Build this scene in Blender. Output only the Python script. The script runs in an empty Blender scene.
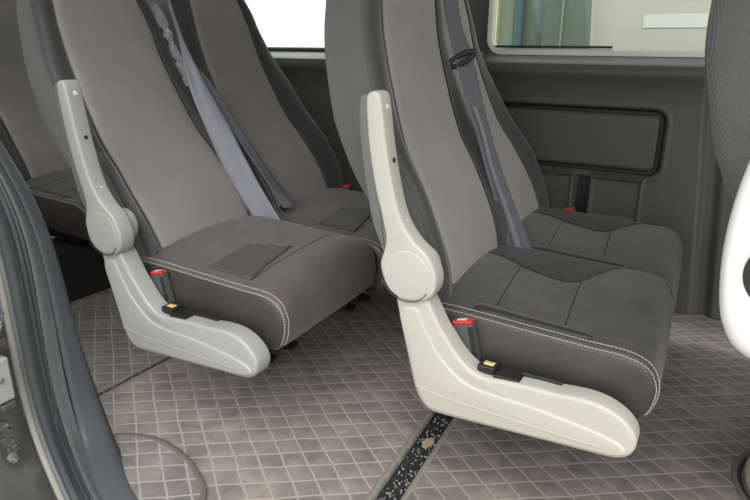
import bpy, bmesh, math, random
from mathutils import Vector, Matrix
from mathutils.bvhtree import BVHTree
random.seed(7)
PI = math.pi
C = bpy.context.scene.collection

# ------------------------------------------------------------------ materials
def mat(name, col, rough=.6, bump=0, bscale=200, var=0, vscale=6, metal=0, sheen=0, emit=None, dirt=None, spec=None, hatch=None, coat=0, ribs=0):
    m = bpy.data.materials.new(name); m.use_nodes = True
    nt = m.node_tree; N = nt.nodes; L = nt.links
    b = N['Principled BSDF']
    b.inputs['Base Color'].default_value = (*col, 1); b.inputs['Roughness'].default_value = rough
    b.inputs['Metallic'].default_value = metal; b.inputs['Sheen Weight'].default_value = sheen
    b.inputs['Sheen Roughness'].default_value = .5; b.inputs['Coat Weight'].default_value = coat
    if spec is not None: b.inputs['Specular IOR Level'].default_value = spec
    tc = N.new('ShaderNodeTexCoord')
    colsock = None
    if var:
        n = N.new('ShaderNodeTexNoise'); n.inputs['Scale'].default_value = vscale; n.inputs['Detail'].default_value = 5
        L.new(tc.outputs['Object'], n.inputs['Vector'])
        mx = N.new('ShaderNodeMix'); mx.data_type = 'RGBA'
        mx.inputs[6].default_value = (*[c*(1-var) for c in col], 1); mx.inputs[7].default_value = (*[min(1, c*(1+var)) for c in col], 1)
        L.new(n.outputs['Fac'], mx.inputs[0]); colsock = mx.outputs[2]
    if dirt:
        n = N.new('ShaderNodeTexNoise'); n.inputs['Scale'].default_value = dirt[1]; n.inputs['Detail'].default_value = 8; n.inputs['Roughness'].default_value = .7
        L.new(tc.outputs['Object'], n.inputs['Vector'])
        r = N.new('ShaderNodeValToRGB'); r.color_ramp.elements[0].position = dirt[2]; r.color_ramp.elements[1].position = dirt[3]
        L.new(n.outputs['Fac'], r.inputs[0])
        mx = N.new('ShaderNodeMix'); mx.data_type = 'RGBA'
        if colsock: L.new(colsock, mx.inputs[6])
        else: mx.inputs[6].default_value = (*col, 1)
        mx.inputs[7].default_value = (*dirt[0], 1)
        L.new(r.outputs[0], mx.inputs[0]); colsock = mx.outputs[2]
    h = None
    if hatch:   # woven mesh of small diagonal cells
        k, amt, dark = hatch
        sp = N.new('ShaderNodeSeparateXYZ'); L.new(tc.outputs['Object'], sp.inputs[0])
        def mth(op, a, c=None, v=None):
            q = N.new('ShaderNodeMath'); q.operation = op; L.new(a, q.inputs[0])
            if c is not None: L.new(c, q.inputs[1])
            if v is not None: q.inputs[1].default_value = v
            return q.outputs[0]
        s1 = mth('ADD', sp.outputs[0], mth('MULTIPLY', sp.outputs[1], v=.6))
        p = mth('SINE', mth('MULTIPLY', mth('ADD', s1, sp.outputs[2]), v=k))
        q = mth('SINE', mth('MULTIPLY', mth('SUBTRACT', mth('MULTIPLY', s1, v=1.6), sp.outputs[2]), v=k))
        h = mth('MULTIPLY', p, q)
        mr = N.new('ShaderNodeMapRange'); mr.inputs['From Min'].default_value = -.6; mr.inputs['From Max'].default_value = .6
        L.new(h, mr.inputs[0])
        mx = N.new('ShaderNodeMix'); mx.data_type = 'RGBA'
        L.new(mr.outputs[0], mx.inputs[0])
        mx.inputs[6].default_value = (*[c*dark for c in col], 1)
        if colsock: L.new(colsock, mx.inputs[7])
        else: mx.inputs[7].default_value = (*col, 1)
        colsock = mx.outputs[2]
        bp_ = N.new('ShaderNodeBump'); bp_.inputs['Strength'].default_value = amt; bp_.inputs['Distance'].default_value = .001
        L.new(h, bp_.inputs['Height']); L.new(bp_.outputs[0], b.inputs['Normal'])
    if colsock: L.new(colsock, b.inputs['Base Color'])
    if ribs:
        sp = N.new('ShaderNodeSeparateXYZ'); L.new(tc.outputs['Object'], sp.inputs[0])
        n = N.new('ShaderNodeTexNoise'); n.inputs['Scale'].default_value = 14; n.inputs['Detail'].default_value = 2; L.new(tc.outputs['Object'], n.inputs['Vector'])
        q1 = N.new('ShaderNodeMath'); q1.operation = 'MULTIPLY_ADD'; L.new(sp.outputs[1], q1.inputs[0]); q1.inputs[1].default_value = ribs
        q0 = N.new('ShaderNodeMath'); q0.operation = 'MULTIPLY'; L.new(n.outputs['Fac'], q0.inputs[0]); q0.inputs[1].default_value = 9
        L.new(q0.outputs[0], q1.inputs[2])
        q2 = N.new('ShaderNodeMath'); q2.operation = 'SINE'; L.new(q1.outputs[0], q2.inputs[0])
        q3 = N.new('ShaderNodeMath'); q3.operation = 'MULTIPLY'; L.new(q2.outputs[0], q3.inputs[0]); L.new(n.outputs['Fac'], q3.inputs[1])
        q4 = N.new('ShaderNodeMath'); q4.operation = 'MULTIPLY_ADD'; L.new(n.outputs['Fac'], q4.inputs[0]); q4.inputs[1].default_value = 6; L.new(q3.outputs[0], q4.inputs[2])
        bb = N.new('ShaderNodeBump'); bb.inputs['Strength'].default_value = .55; bb.inputs['Distance'].default_value = .0012
        L.new(q4.outputs[0], bb.inputs['Height']); L.new(bb.outputs[0], b.inputs['Normal'])
    elif bump and not hatch:
        n = N.new('ShaderNodeTexNoise'); n.inputs['Scale'].default_value = bscale; n.inputs['Detail'].default_value = 3
        L.new(tc.outputs['Object'], n.inputs['Vector'])
        bb = N.new('ShaderNodeBump'); bb.inputs['Strength'].default_value = bump; bb.inputs['Distance'].default_value = .002
        L.new(n.outputs['Fac'], bb.inputs['Height']); L.new(bb.outputs[0], b.inputs['Normal'])
    if emit:
        b.inputs['Emission Color'].default_value = (*col, 1); b.inputs['Emission Strength'].default_value = emit
    return m

def quilt_mat(name, col, line, phase=(0, 0)):
    m = mat(name, col, .85, sheen=.15); nt = m.node_tree; N = nt.nodes; L = nt.links; b = N['Principled BSDF']
    tc = N.new('ShaderNodeTexCoord'); sp = N.new('ShaderNodeSeparateXYZ'); L.new(tc.outputs['Object'], sp.inputs[0])
    def mth(op, a, c=None, v=None):
        q = N.new('ShaderNodeMath'); q.operation = op
        if isinstance(a, (int, float)): q.inputs[0].default_value = a
        else: L.new(a, q.inputs[0])
        if c is not None: L.new(c, q.inputs[1])
        if v is not None: q.inputs[1].default_value = v
        return q.outputs[0]
    wob = N.new('ShaderNodeTexNoise'); wob.inputs['Scale'].default_value = 7; wob.inputs['Detail'].default_value = 1
    L.new(tc.outputs['Object'], wob.inputs['Vector'])
    w = mth('MULTIPLY', mth('SUBTRACT', wob.outputs['Fac'], v=.5), v=.22)
    a = (.0465, .0335); c = (.0458, -.0345); det = a[0]*c[1]-a[1]*c[0]
    inv = ((c[1]/det, -c[0]/det), (-a[1]/det, a[0]/det))
    n0 = (.514+phase[0], .463+phase[1]); out = []
    for i in range(2):
        o = -(inv[i][0]*n0[0]+inv[i][1]*n0[1])
        s = mth('ADD', mth('MULTIPLY', sp.outputs[0], v=inv[i][0]), mth('MULTIPLY', sp.outputs[1], v=inv[i][1]))
        s = mth('ADD', mth('ADD', s, v=o), w)
        f = mth('FRACT', s)
        out.append(mth('ABSOLUTE', mth('SUBTRACT', mth('ABSOLUTE', mth('SUBTRACT', f, v=.5)), v=.5)))  # 0 at a stitched line
    d = mth('MINIMUM', out[0], out[1])
    pil = mth('POWER', mth('MULTIPLY', mth('MULTIPLY', out[0], out[1]), v=4), v=.4)
    st = N.new('ShaderNodeMapRange'); st.inputs['From Min'].default_value = .022; st.inputs['From Max'].default_value = .075
    st.inputs['To Min'].default_value = 1; st.inputs['To Max'].default_value = 0
    L.new(d, st.inputs[0])
    n = N.new('ShaderNodeTexNoise'); n.inputs['Scale'].default_value = 9; n.inputs['Detail'].default_value = 7; n.inputs['Roughness'].default_value = .65
    L.new(tc.outputs['Object'], n.inputs['Vector'])
    n2 = N.new('ShaderNodeTexNoise'); n2.inputs['Scale'].default_value = 420; L.new(tc.outputs['Object'], n2.inputs['Vector'])
    rmp = N.new('ShaderNodeValToRGB'); rmp.color_ramp.elements[0].position = .33; rmp.color_ramp.elements[1].position = .7
    rmp.color_ramp.elements[0].color = (*[x*.62 for x in col], 1); rmp.color_ramp.elements[1].color = (*[x*1.35 for x in col], 1)
    L.new(n.outputs['Fac'], rmp.inputs[0])
    m0 = N.new('ShaderNodeMix'); m0.data_type = 'RGBA'; m0.blend_type = 'OVERLAY'; m0.inputs[0].default_value = .5
    L.new(rmp.outputs[0], m0.inputs[6]); L.new(n2.outputs['Fac'], m0.inputs[7])
    mx = N.new('ShaderNodeMix'); mx.data_type = 'RGBA'; L.new(st.outputs[0], mx.inputs[0])
    L.new(m0.outputs[2], mx.inputs[6]); mx.inputs[7].default_value = (*line, 1)
    L.new(mx.outputs[2], b.inputs['Base Color'])
    hb = mth('ADD', pil, mth('MULTIPLY', n2.outputs['Fac'], v=.12))
    bb = N.new('ShaderNodeBump'); bb.inputs['Strength'].default_value = .8; bb.inputs['Distance'].default_value = .0045
    L.new(hb, bb.inputs['Height']); L.new(bb.outputs[0], b.inputs['Normal'])
    return m

M = dict(
    back_panel=mat('grey woven fabric', (.285, .268, .25), .8, .35, 500, .12, 9, sheen=.25),
    bolster=mat('dark smooth fabric', (.038, .041, .040), .55, .25, 350, .1, 8, sheen=.35),
    mesh=mat('dark mesh fabric', (.15, .155, .15), .75, sheen=.2, hatch=(1050, .6, .42)),
    cushion_top=mat('charcoal cushion fabric', (.047, .044, .041), .6, .4, 260, .16, 14, sheen=.25, ribs=1100),
    cushion_c=mat('brown grey cushion fabric', (.092, .080, .075), .55, .4, 260, .2, 14, sheen=.25, ribs=900),
    cushion_side=mat('charcoal imitation leather', (.045, .042, .040), .45, .25, 300, .1, 7),
    patch=mat('brown grey patch fabric', (.058, .052, .050), .55, .4, 260, .15, 14, sheen=.2),
    wing=mat('dark smooth seat panel', (.019, .020, .019), .5, .2, 300, .1, 7, sheen=.15),
    seam=mat('dark seam', (.012, .012, .012), .7),
    stitch=mat('white thread', (.62, .6, .56), .7),
    shell=mat('grey plastic back shell', (.09, .092, .09), .5, .1, 400),
    cream=mat('warm white plastic', (.50, .485, .425), .42, .06, 500, .03, 4),
    cream_shade_grey=mat('shaded warm white and latch grey', (.36, .365, .34), .42, .06, 500, .03, 4),  # warm white with the left armrest's shade put into the colour; also latch plate
    padgrey=mat('grey green soft plastic', (.14, .15, .14), .5, .1, 400),
    hole=mat('dark screw hole', (.03, .03, .035), .5),
    cap=mat('pale plug', (.75, .74, .70), .4),
    black=mat('black plastic', (.018, .018, .018), .4),
    dgrey=mat('dark grey plastic', (.075, .08, .078), .5),
    red=mat('red plastic', (.62, .035, .03), .4),
    yellow=mat('yellow sticker', (.75, .52, .04), .5),
    paper=mat('pale sticker', (.7, .68, .6), .5),
    belt=mat('grey violet webbing', (.13, .132, .15), .55, .5, 700, .08, 30),
    belt_lt=mat('pale grey webbing', (.27, .275, .32), .45, .5, 700, .1, 30),
    belt_dk=mat('dark grey webbing', (.11, .115, .125), .5, .5, 700),
    chrome=mat('steel', (.55, .56, .58), .25, metal=1),
    wall=mat('dark grey green trim plastic', (.092, .094, .084), .5, .35, 330, .08, 3, dirt=((.16, .16, .145), 90, .74, .8)),
    walldk=mat('black trim plastic', (.018, .019, .018), .5),
    sill=mat('window sill trim', (.16, .175, .165), .42, .1, 300),
    sill_pale=mat('pale sill trim', (.8, .79, .72), .5, .1, 300),
    rubber=mat('black rubber', (.02, .021, .022), .5),
    floor=mat('black rubber floor', (.02, .022, .024), .6, .4, 200, dirt=((.15, .15, .14), 170, .58, .66)),
    binding=mat('taupe mat binding', (.24, .225, .20), .8, .4, 400, .15, 20),
    brown_binding=mat('brown mat binding', (.15, .125, .11), .8, .4, 400, .2, 20),
    pillar=mat('dusty blue grey trim', (.095, .107, .118), .45, .12, 180, .08, 5, dirt=((.15, .16, .165), 60, .62, .72)),
    pillar_dusty=mat('dusty worn trim', (.14, .15, .156), .6, .3, 160, .1, 12, dirt=((.26, .265, .26), 70, .56, .72)),
    seal=mat('grey rubber seal', (.06, .066, .072), .5, .2, 200, .2, 20),
    seal_lt=mat('dusty rubber seal', (.14, .15, .16), .55, .2, 200, .2, 20),
    paint=mat('grey worn paint', (.065, .064, .06), .4, .2, 60, .3, 14, dirt=((.12, .118, .11), 12, .5, .7)),
    creamp=mat('cream painted metal', (.34, .33, .29), .5, .1, 80, .15, 20),
    dmetal=mat('dark greasy metal', (.045, .045, .045), .45, .4, 50, .3, 20, dirt=((.22, .21, .2), 60, .52, .66)),
    ceiling=mat('light headliner', (.5, .49, .46), .9),
    body=mat('dark van interior', (.08, .083, .085), .6),
    crumb=mat('pale grit', (.5, .48, .42), .8),
    sand=mat('dried mud', (.42, .35, .26), .9),
    ground=mat('grey concrete ground', (.36, .35, .33), .9, .3, 30, .1, 2),
    bld=mat('green glass facade', (.10, .13, .095), .4, 0, 1, .35, 1.2),
    bld2=mat('pale green facade', (.17, .21, .155), .5, 0, 1, .15, 4),
    blue=mat('blue grey pipe', (.045, .085, .10), .5), yel2=mat('pale yellow post', (.62, .58, .34), .6),
    beige=mat('beige vehicle paint', (.46, .43, .355), .4),
    beige2=mat('pale vehicle window', (.62, .62, .56), .25),
    white=mat('white plastic', (.86, .86, .84), .35),
    plastic_wrap=mat('clear wrinkled plastic', (.55, .57, .6), .12),
)
def glass():
    m = bpy.data.materials.new('clear window glass'); m.use_nodes = True; N = m.node_tree.nodes; L = m.node_tree.links
    N.remove(N['Principled BSDF']); t = N.new('ShaderNodeBsdfTransparent'); g = N.new('ShaderNodeBsdfGlossy'); x = N.new('ShaderNodeMixShader')
    t.inputs[0].default_value = (.93, .97, .95, 1); g.inputs['Roughness'].default_value = .02; x.inputs[0].default_value = .02
    L.new(t.outputs[0], x.inputs[1]); L.new(g.outputs[0], x.inputs[2]); L.new(x.outputs[0], N['Material Output'].inputs[0]); return m
M['glass'] = glass()
M['wrap'] = M['plastic_wrap']; M['wrap'].node_tree.nodes['Principled BSDF'].inputs['Alpha'].default_value = .3
mat_front = quilt_mat('quilted taupe carpet front', (.18, .16, .14), (.32, .265, .225))
mat_mid = quilt_mat('quilted taupe carpet middle', (.245, .215, .193), (.40, .335, .30), (.02, .01))
mat_rear = quilt_mat('quilted taupe carpet rear', (.18, .165, .152), (.32, .30, .27), (.01, .02))
mat_step = quilt_mat('quilted taupe carpet step', (.22, .20, .185), (.37, .345, .315), (.0, .02))

# ------------------------------------------------------------------ helpers
def link(o, parent=None):
    C.objects.link(o)
    if parent is not None: o.parent = parent
    return o
def mesh_obj(name, verts, faces, mats, parent=None, smooth=True, midx=None, bevel=None, angle=40, origin=None):
    me = bpy.data.meshes.new(name)
    if origin is not None: verts = [Vector(v)-Vector(origin) for v in verts]
    me.from_pydata([tuple(v) for v in verts], [], faces)
    if not isinstance(mats, (list, tuple)): mats = [mats]
    for m in mats: me.materials.append(m)
    if midx: me.polygons.foreach_set('material_index', midx)
    bm = bmesh.new(); bm.from_mesh(me); bmesh.ops.recalc_face_normals(bm, faces=bm.faces)
    if smooth:
        for f in bm.faces: f.smooth = True
        for e in bm.edges:
            if len(e.link_faces) == 2 and e.calc_face_angle(0) > math.radians(angle): e.smooth = False
    bm.to_mesh(me); bm.free()
    o = bpy.data.objects.new(name, me)
    if origin is not None: o.location = origin
    link(o, parent)
    if bevel:
        md = o.modifiers.new('bevel', 'BEVEL'); md.width = bevel; md.segments = 3; md.limit_method = 'ANGLE'; md.angle_limit = math.radians(35); md.harden_normals = True
    return o
def empty(name, loc, label, cat, group=None, rz=0):
    o = bpy.data.objects.new(name, None); o.empty_display_size = .05; o.location = loc; o.rotation_euler = (0, 0, rz); C.objects.link(o)
    o['label'] = label; o['category'] = cat
    if group: o['group'] = group
    return o
def tag(o, label, cat, group=None, kind=None):
    o['label'] = label; o['category'] = cat
    if group: o['group'] = group
    if kind: o['kind'] = kind
    return o
def struct(o): o['kind'] = 'structure'; return o
class MB:
    def __init__(s): s.v = []; s.f = []; s.m = []
    def add(s, v, f, m=0):
        n = len(s.v); s.v += [Vector(x) for x in v]; s.f += [tuple(i+n for i in q) for q in f]; s.m += [m]*len(f); return s
    def box(s, x0, x1, y0, y1, z0, z1, m=0, M4=None):
        v = [Vector((x, y, z)) for z in (z0, z1) for x, y in ((x0, y0), (x1, y0), (x1, y1), (x0, y1))]
        if M4: v = [M4 @ q for q in v]
        return s.add(v, [(3, 2, 1, 0), (4, 5, 6, 7), (0, 1, 5, 4), (1, 2, 6, 5), (2, 3, 7, 6), (3, 0, 4, 7)], m)
    def tube(s, pts, r, n=8, m=0, closed=False, ry=None):
        pts = [Vector(p) for p in pts]; R = []; k = len(pts)
        up = Vector((0, 0, 1))
        for i, p in enumerate(pts):
            if closed: t = pts[(i+1) % k]-pts[i-1]
            else: t = pts[min(i+1, k-1)]-pts[max(i-1, 0)]
            t.normalize(); a = t.cross(up)
            if a.length < .05: a = t.cross(Vector((0, 1, 0)))
            a.normalize(); b = a.cross(t)
            rr = r[i] if isinstance(r, (list, tuple)) else r
            R.append([p+a*math.cos(2*PI*j/n)*rr+b*math.sin(2*PI*j/n)*(ry or rr) for j in range(n)])
        return s.loft(R, m, closed_long=closed)
    def loft(s, R, m=0, closed_long=False, cap=True):
        n = len(R[0]); v = [q for r in R for q in r]; f = []
        K = len(R) if closed_long else len(R)-1
        for i in range(K):
            i2 = (i+1) % len(R)
            for j in range(n): f.append((i*n+j, i*n+(j+1) % n, i2*n+(j+1) % n, i2*n+j))
        if cap and not closed_long: f += [tuple(range(n))[::-1], tuple((len(R)-1)*n+j for j in range(n))]
        return s.add(v, f, m)
    def disc(s, c, ax, r, h, n=24, m=0):
        c = Vector(c); ax = Vector(ax).normalized(); a = ax.orthogonal().normalized(); b = ax.cross(a)
        R = [[c+ax*t+(a*math.cos(2*PI*j/n)+b*math.sin(2*PI*j/n))*rr for j in range(n)] for t, rr in ((0, r), (h*.8, r), (h, r*.86))]
        return s.loft(R, m)
    def build(s, name, mats, parent=None, **k):
        return mesh_obj(name, s.v, s.f, mats, parent, midx=s.m if isinstance(mats, (list, tuple)) else None, **k)
def crom(P, k=6, closed=True):
    P = [Vector(p) for p in P]; n = len(P); out = []
    rng = range(n) if closed else range(n-1)
    for i in rng:
        if closed: a, b, c, d = P[i-1], P[i], P[(i+1) % n], P[(i+2) % n]
        else: a, b, c, d = P[max(i-1, 0)], P[i], P[i+1], P[min(i+2, n-1)]
        for j in range(k):
            t = j/k; out.append(.5*((2*b)+(c-a)*t+(2*a-5*b+4*c-d)*t*t+(3*b-a-3*c+d)*t**3))
    if not closed: out.append(P[-1])
    return out
def inset2(poly, d):   # polygon inset, points as 2-vectors (x,z)
    n = len(poly); out = []
    area = sum(poly[i].x*poly[(i+1) % n].y-poly[(i+1) % n].x*poly[i].y for i in range(n))
    sgn = 1 if area > 0 else -1
    for i in range(n):
        t = (poly[(i+1) % n]-poly[i-1]); t = t.normalized() if t.length > 1e-9 else Vector((1, 0))
        out.append(poly[i]+Vector((-t.y, t.x))*sgn*d)
    return out
def slab(poly, y0, y1, r=.006, mb=None, m=0, steps=4):
    """outline in (x,z) given real thickness y0..y1 with rolled edges"""
    mb = mb or MB(); poly = [Vector(p) for p in poly]; R = []
    for i in range(steps+1):
        a = PI/2*i/steps; R.append((y0+r*(1-math.sin(a)), r*(1-math.cos(PI/2-a))))
    R = [(y0+r*(1-math.sin(PI/2*(1-i/steps))), r*(1-math.cos(PI/2*(1-i/steps)))) for i in range(steps+1)]
    R = [(y0+r*(1-math.cos(PI/2*i/steps)), r*(1-math.sin(PI/2*i/steps))) for i in range(steps+1)]
    R2 = [(y1-(y-y0), d) for y, d in R][::-1]
    rings = [[Vector((p.x, y, p.y)) for p in inset2(poly, d)] for y, d in R+R2]
    mb.loft(rings, m); return mb

# ------------------------------------------------------------------ seat
W = .485
SPINE = [(.00, .30), (.0, .38), (-.004, .462), (-.026, .544), (-.082, .668), (-.135, .766), (-.178, .90), (-.203, 1.004), (-.212, 1.077), (-.222, 1.15), (-.234, 1.22), (-.246, 1.265)]
def interp(tab, x):
    if x <= tab[0][0]: return tab[0][1]
    for (a, b), (c, d) in zip(tab, tab[1:]):
        if x <= c: t = (x-a)/(c-a); return b+(d-b)*t
    return tab[-1][1]
HW = [(.30, .225), (.42, .238), (.60, .2425), (.75, .240), (.9, .228), (1.0, .212), (1.1, .198), (1.17, .188), (1.23, .172), (1.265, .135)]
PW = [(.30, .158), (.6, .168), (.8, .158), (1.0, .148), (1.1, .144), (1.265, .12)]
def spine_pts(recline):
    P = crom([Vector((x, z)) for x, z in SPINE], 6, closed=False)
    T = [(P[min(i+1, len(P)-1)]-P[max(i-1, 0)]).normalized() for i in range(len(P))]
    a = math.radians(recline); piv = Vector((0, .40)); out = []
    for p, t in zip(P, T):
        n = Vector((t.y, -t.x)); k = min(1, max(0, (p.y-.36)/.12)); aa = a*k
        def rt(v): return Vector((v.x*math.cos(aa)-v.y*math.sin(aa), v.x*math.sin(aa)+v.y*math.cos(aa)))
        out.append((piv+rt(p-piv), rt(n), p.y))
    return out
def make_back(root, recline, shift=0.0, panel=None, side_mesh=True, far=0, pws=1.0, hs=0):
    sp = spine_pts(recline); rings = []; midx = []
    cy = W/2
    for k, (p, n, z0) in enumerate(sp):
        h = interp(HW, z0)+hs*max(0, min(1, (z0-.7)/.3)); pw = interp(PW, z0)*pws; th = interp([(.3, .10), (.6, .112), (.72, .120), (.85, .140), (1.0, .138), (1.27, .11)], z0)
        top = max(0, (z0-1.15)/.115); bb = interp([(.3, .012), (.5, .020), (.64, .030), (.78, .022), (.92, .006), (1.0, 0)], z0); th *= (1-.35*top*top)
        e = -.010*top*top
        half = [(pw-.03, -.010), (pw-.008, -.008), (pw, -.006), (pw+.008, -.0005), (pw+.35*(h-pw), .001+bb*.45), (pw+.62*(h-pw), -.002+bb*.9), (h-.010, -.012+bb), (h-.002, -.024+bb), (h+.002, -.040+bb*.6), (h+.001, -.055), (h, -.075), (h-.004, -th+.016), (h-.018, -th+.002), (h-.05, -th-.004)]
        fe = far*max(0, min(1, (z0-.40)/.12))*max(0, min(1, (1.1-z0)/.2))
        full = [(-a, b) for a, b in half]+[(-h*.4, -th-.010), (h*.4, -th-.010)]+[(a+fe*max(0, min(1, (a-pw)/(h-pw))), b) for a, b in half[::-1]]
        rings.append([Vector((p.x+n.x*(d+e)+shift, cy+y, p.y+n.y*(d+e))) for y, d in full])
    mb = MB(); mb.loft(rings)
    nr = len(rings[0]); mi = []
    H = 14
    for i in range(len(rings)-1):
        for j in range(nr):
            jj = j if j < H else (nr-2-j if j >= H+1 else 99)   # strip index within half
            if jj == 99: jj = 99
            if 7 <= jj <= 12: mi.append(1)
            elif j >= 13 and j <= 16: mi.append(2)
            else: mi.append(0)
    mi += [0, 0]; mb.m = mi
    back = mb.build('backrest', [M['bolster'], M['mesh'] if side_mesh else M['bolster'], M['shell']], root, angle=60)
    # centre panel
    v = []; nu = 24; rows = [s for s in sp if s[2] < 1.25 and s[2] > .37]
    for k, (p, n, z0) in enumerate(rows):
        pw = interp(PW, z0)*pws-.002
        for j in range(nu+1):
            u = -1+2*j/nu; d = .0045*(1-abs(u)**8)-.0065*abs(u)**30 - .006*(1-u*u)
            v.append(Vector((p.x+n.x*d+shift, cy+u*pw, p.y+n.y*d)))
    f = [(i*(nu+1)+j, i*(nu+1)+j+1, (i+1)*(nu+1)+j+1, (i+1)*(nu+1)+j) for i in range(len(rows)-1) for j in range(nu)]
    pn = mesh_obj('back_panel', v, f, panel or M['back_panel'], root)
    md = pn.modifiers.new('thick', 'SOLIDIFY'); md.thickness = .004; md.offset = -1
    # piping along the panel edge
    mb = MB()
    for s in (-1, 1):
        pts = [Vector((p.x+n.x*-.002+shift, cy+s*(interp(PW, z0)*pws+.002), p.y+n.y*-.002)) for p, n, z0 in rows]
        mb.tube(pts, .0022, 6)
    mb.build('piping', M['bolster'], root)
    return back

CP = crom([(-.06, .30), (-.072, .36), (-.06, .41), (-.03, .424), (.06, .425), (.2, .419), (.33, .414), (.405, .412), (.447, .398), (.466, .37), (.470, .34), (.460, .30), (.438, .276), (.40, .27), (.2, .283), (0, .293)], 6)
Y0, Y1 = -.015, .468
def crown(x, y, z):
    t = (y-Y0)/(Y1-Y0); up = max(0, min(1, (z-.33)/.08))
    return up*(.024*math.sin(PI*t)**.7+.018*t)
def cush(i, y, off=0):
    r = .022; e = 0
    d = min(y-Y0, Y1-y)
    if d < r: e = r*(1-math.sqrt(max(0, 1-((r-d)/r)**2)))*.75
    q = inset_cache(e-off)[i % len(CP)]
    fb = (.004*math.sin(PI*(y-Y0)/(Y1-Y0))-.022*(y-Y0)/(Y1-Y0)) if q.x > .3 else 0
    return Vector((q.x+fb*max(0, min(1, (q.x-.3)/.12)), y, q.y+crown(q.x, y, q.y)))
_ic = {}
def inset_cache(e):
    k = round(e, 5)
    if k not in _ic: _ic[k] = inset2(CP, k)
    return _ic[k]
def make_cushion(root, kind):
    n = len(CP); ys = [Y0, Y0+.0008, Y0+.003, Y0+.007, Y0+.013, Y0+.022]+[Y0+.022+(Y1-Y0-.044)*i/22 for i in range(1, 22)]+[Y1-.022, Y1-.013, Y1-.007, Y1-.003, Y1-.0008, Y1]
    rings = [[cush(i, y) for i in range(n)] for y in ys]
    c0 = [Vector((p.x+(.2-p.x)*.12, Y0-.003, p.z+(.35-p.z)*.12)) for p in rings[0]]
    c1 = [Vector((p.x+(.2-p.x)*.12, Y1+.003, p.z+(.35-p.z)*.12)) for p in rings[-1]]
    mb = MB(); mb.loft([c0]+rings+[c1])
    mi = []
    K = len(rings)+2
    for i in range(K-1):
        for j in range(n): mi.append(1 if (i < 4 or i > K-6) else 0)
    mi += [1, 1]; mb.m = mi
    top = M['cushion_c'] if kind == 'brown' else M['cushion_top']
    cu = mb.build('cushion', [top, M['cushion_side']], root, angle=50)
    bvh = BVHTree.FromPolygons([tuple(v) for v in mb.v], mb.f)
    def zt(x, y):
        h = bvh.ray_cast(Vector((x, y, 1)), Vector((0, 0, -1)))
        return h[0].z if h[0] else .43
    def draped(name, poly, m, lift=.0015, res=.008):
        poly = crom([Vector(p) for p in poly], 5) if len(poly) > 4 else [Vector(p) for p in poly]
        bm = bmesh.new(); vs = [bm.verts.new((p.x, p.y, 0)) for p in poly]; bm.faces.new(vs)
        xs = [p.x for p in poly]; yy = [p.y for p in poly]
        x = min(xs)+res*2
        while x < max(xs):
            bmesh.ops.bisect_plane(bm, geom=bm.verts[:]+bm.edges[:]+bm.faces[:], plane_co=(x, 0, 0), plane_no=(1, 0, 0)); x += res*2
        y = min(yy)+res*2
        while y < max(yy):
            bmesh.ops.bisect_plane(bm, geom=bm.verts[:]+bm.edges[:]+bm.faces[:], plane_co=(0, y, 0), plane_no=(0, 1, 0)); y += res*2
        bmesh.ops.triangulate(bm, faces=bm.faces[:])
        for v in bm.verts: v.co.z = zt(v.co.x, v.co.y)+lift
        me = bpy.data.meshes.new(name); bm.to_mesh(me); bm.free(); me.materials.append(m)
        for p in me.polygons: p.use_smooth = True
        o = link(bpy.data.objects.new(name, me), root)
        md = o.modifiers.new('thick', 'SOLIDIFY'); md.thickness = .003; md.offset = -1
        return o
    sm = MB()
    def seam(a, b, r=.0013, bow=0):
        pts = []
        for i in range(13):
            t = i/12; x = a[0]+(b[0]-a[0])*t+bow*math.sin(PI*t); y = a[1]+(b[1]-a[1])*t; pts.append((x, y, zt(x, y)-.0002))
        mb_ = MB().tube(pts, r, 6); mb_.build('seam', M['seam'], root)
    if kind != 'brown':
        draped('side_panel', [(-.03, .34), (.04, .305), (.13, .252), (.204, .227), (.246, .237), (.277, .311), (.300, .39), (.315, .452), (.15, .456), (-.03, .456)], M['wing'])
        draped('side_panel', [(.09, .004), (.2, .004), (.30, .003), (.332, .008), (.322, .022), (.25, .026), (.15, .030), (.09, .032)], M['wing'], lift=.004)
        seam((.105, .262), (.123, .02)); seam((.255, .255), (.276, .012))
    else:
        draped('centre_patch', [(.19, .03), (.178, .20), (.300, .245), (.335, .03)], M['patch'], lift=.0005)
        seam((.335, .03), (.300, .46), bow=.01)
    # double white stitching along the near edge, over the front corner
    st = MB()
    top_i = [i for i in range(n) if True]
    i0, i1 = 3*6, 11*6+3
    for y, off in ((Y0+.006, .0012), (Y0+.017, .0012)):
        path = [cush(i, y, off) for i in range(i0, i1)]
        L = 0; pts = [path[0]]
        # resample
        d = [0]
        for a, b in zip(path, path[1:]): d.append(d[-1]+(b-a).length)
        def at(s):
            for k in range(len(d)-1):
                if d[k+1] >= s: t = (s-d[k])/(d[k+1]-d[k]+1e-9); return path[k].lerp(path[k+1], t)
            return path[-1]
        s = 0
        while s < d[-1]-.004:
            st.tube([at(s), at(s+.0055)], .0007, 5); s += .0072
    o = st.build('stitching', M['stitch'], root); o['kind'] = 'stuff'; o['label'] = 'white double stitching'
    return cu

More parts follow.
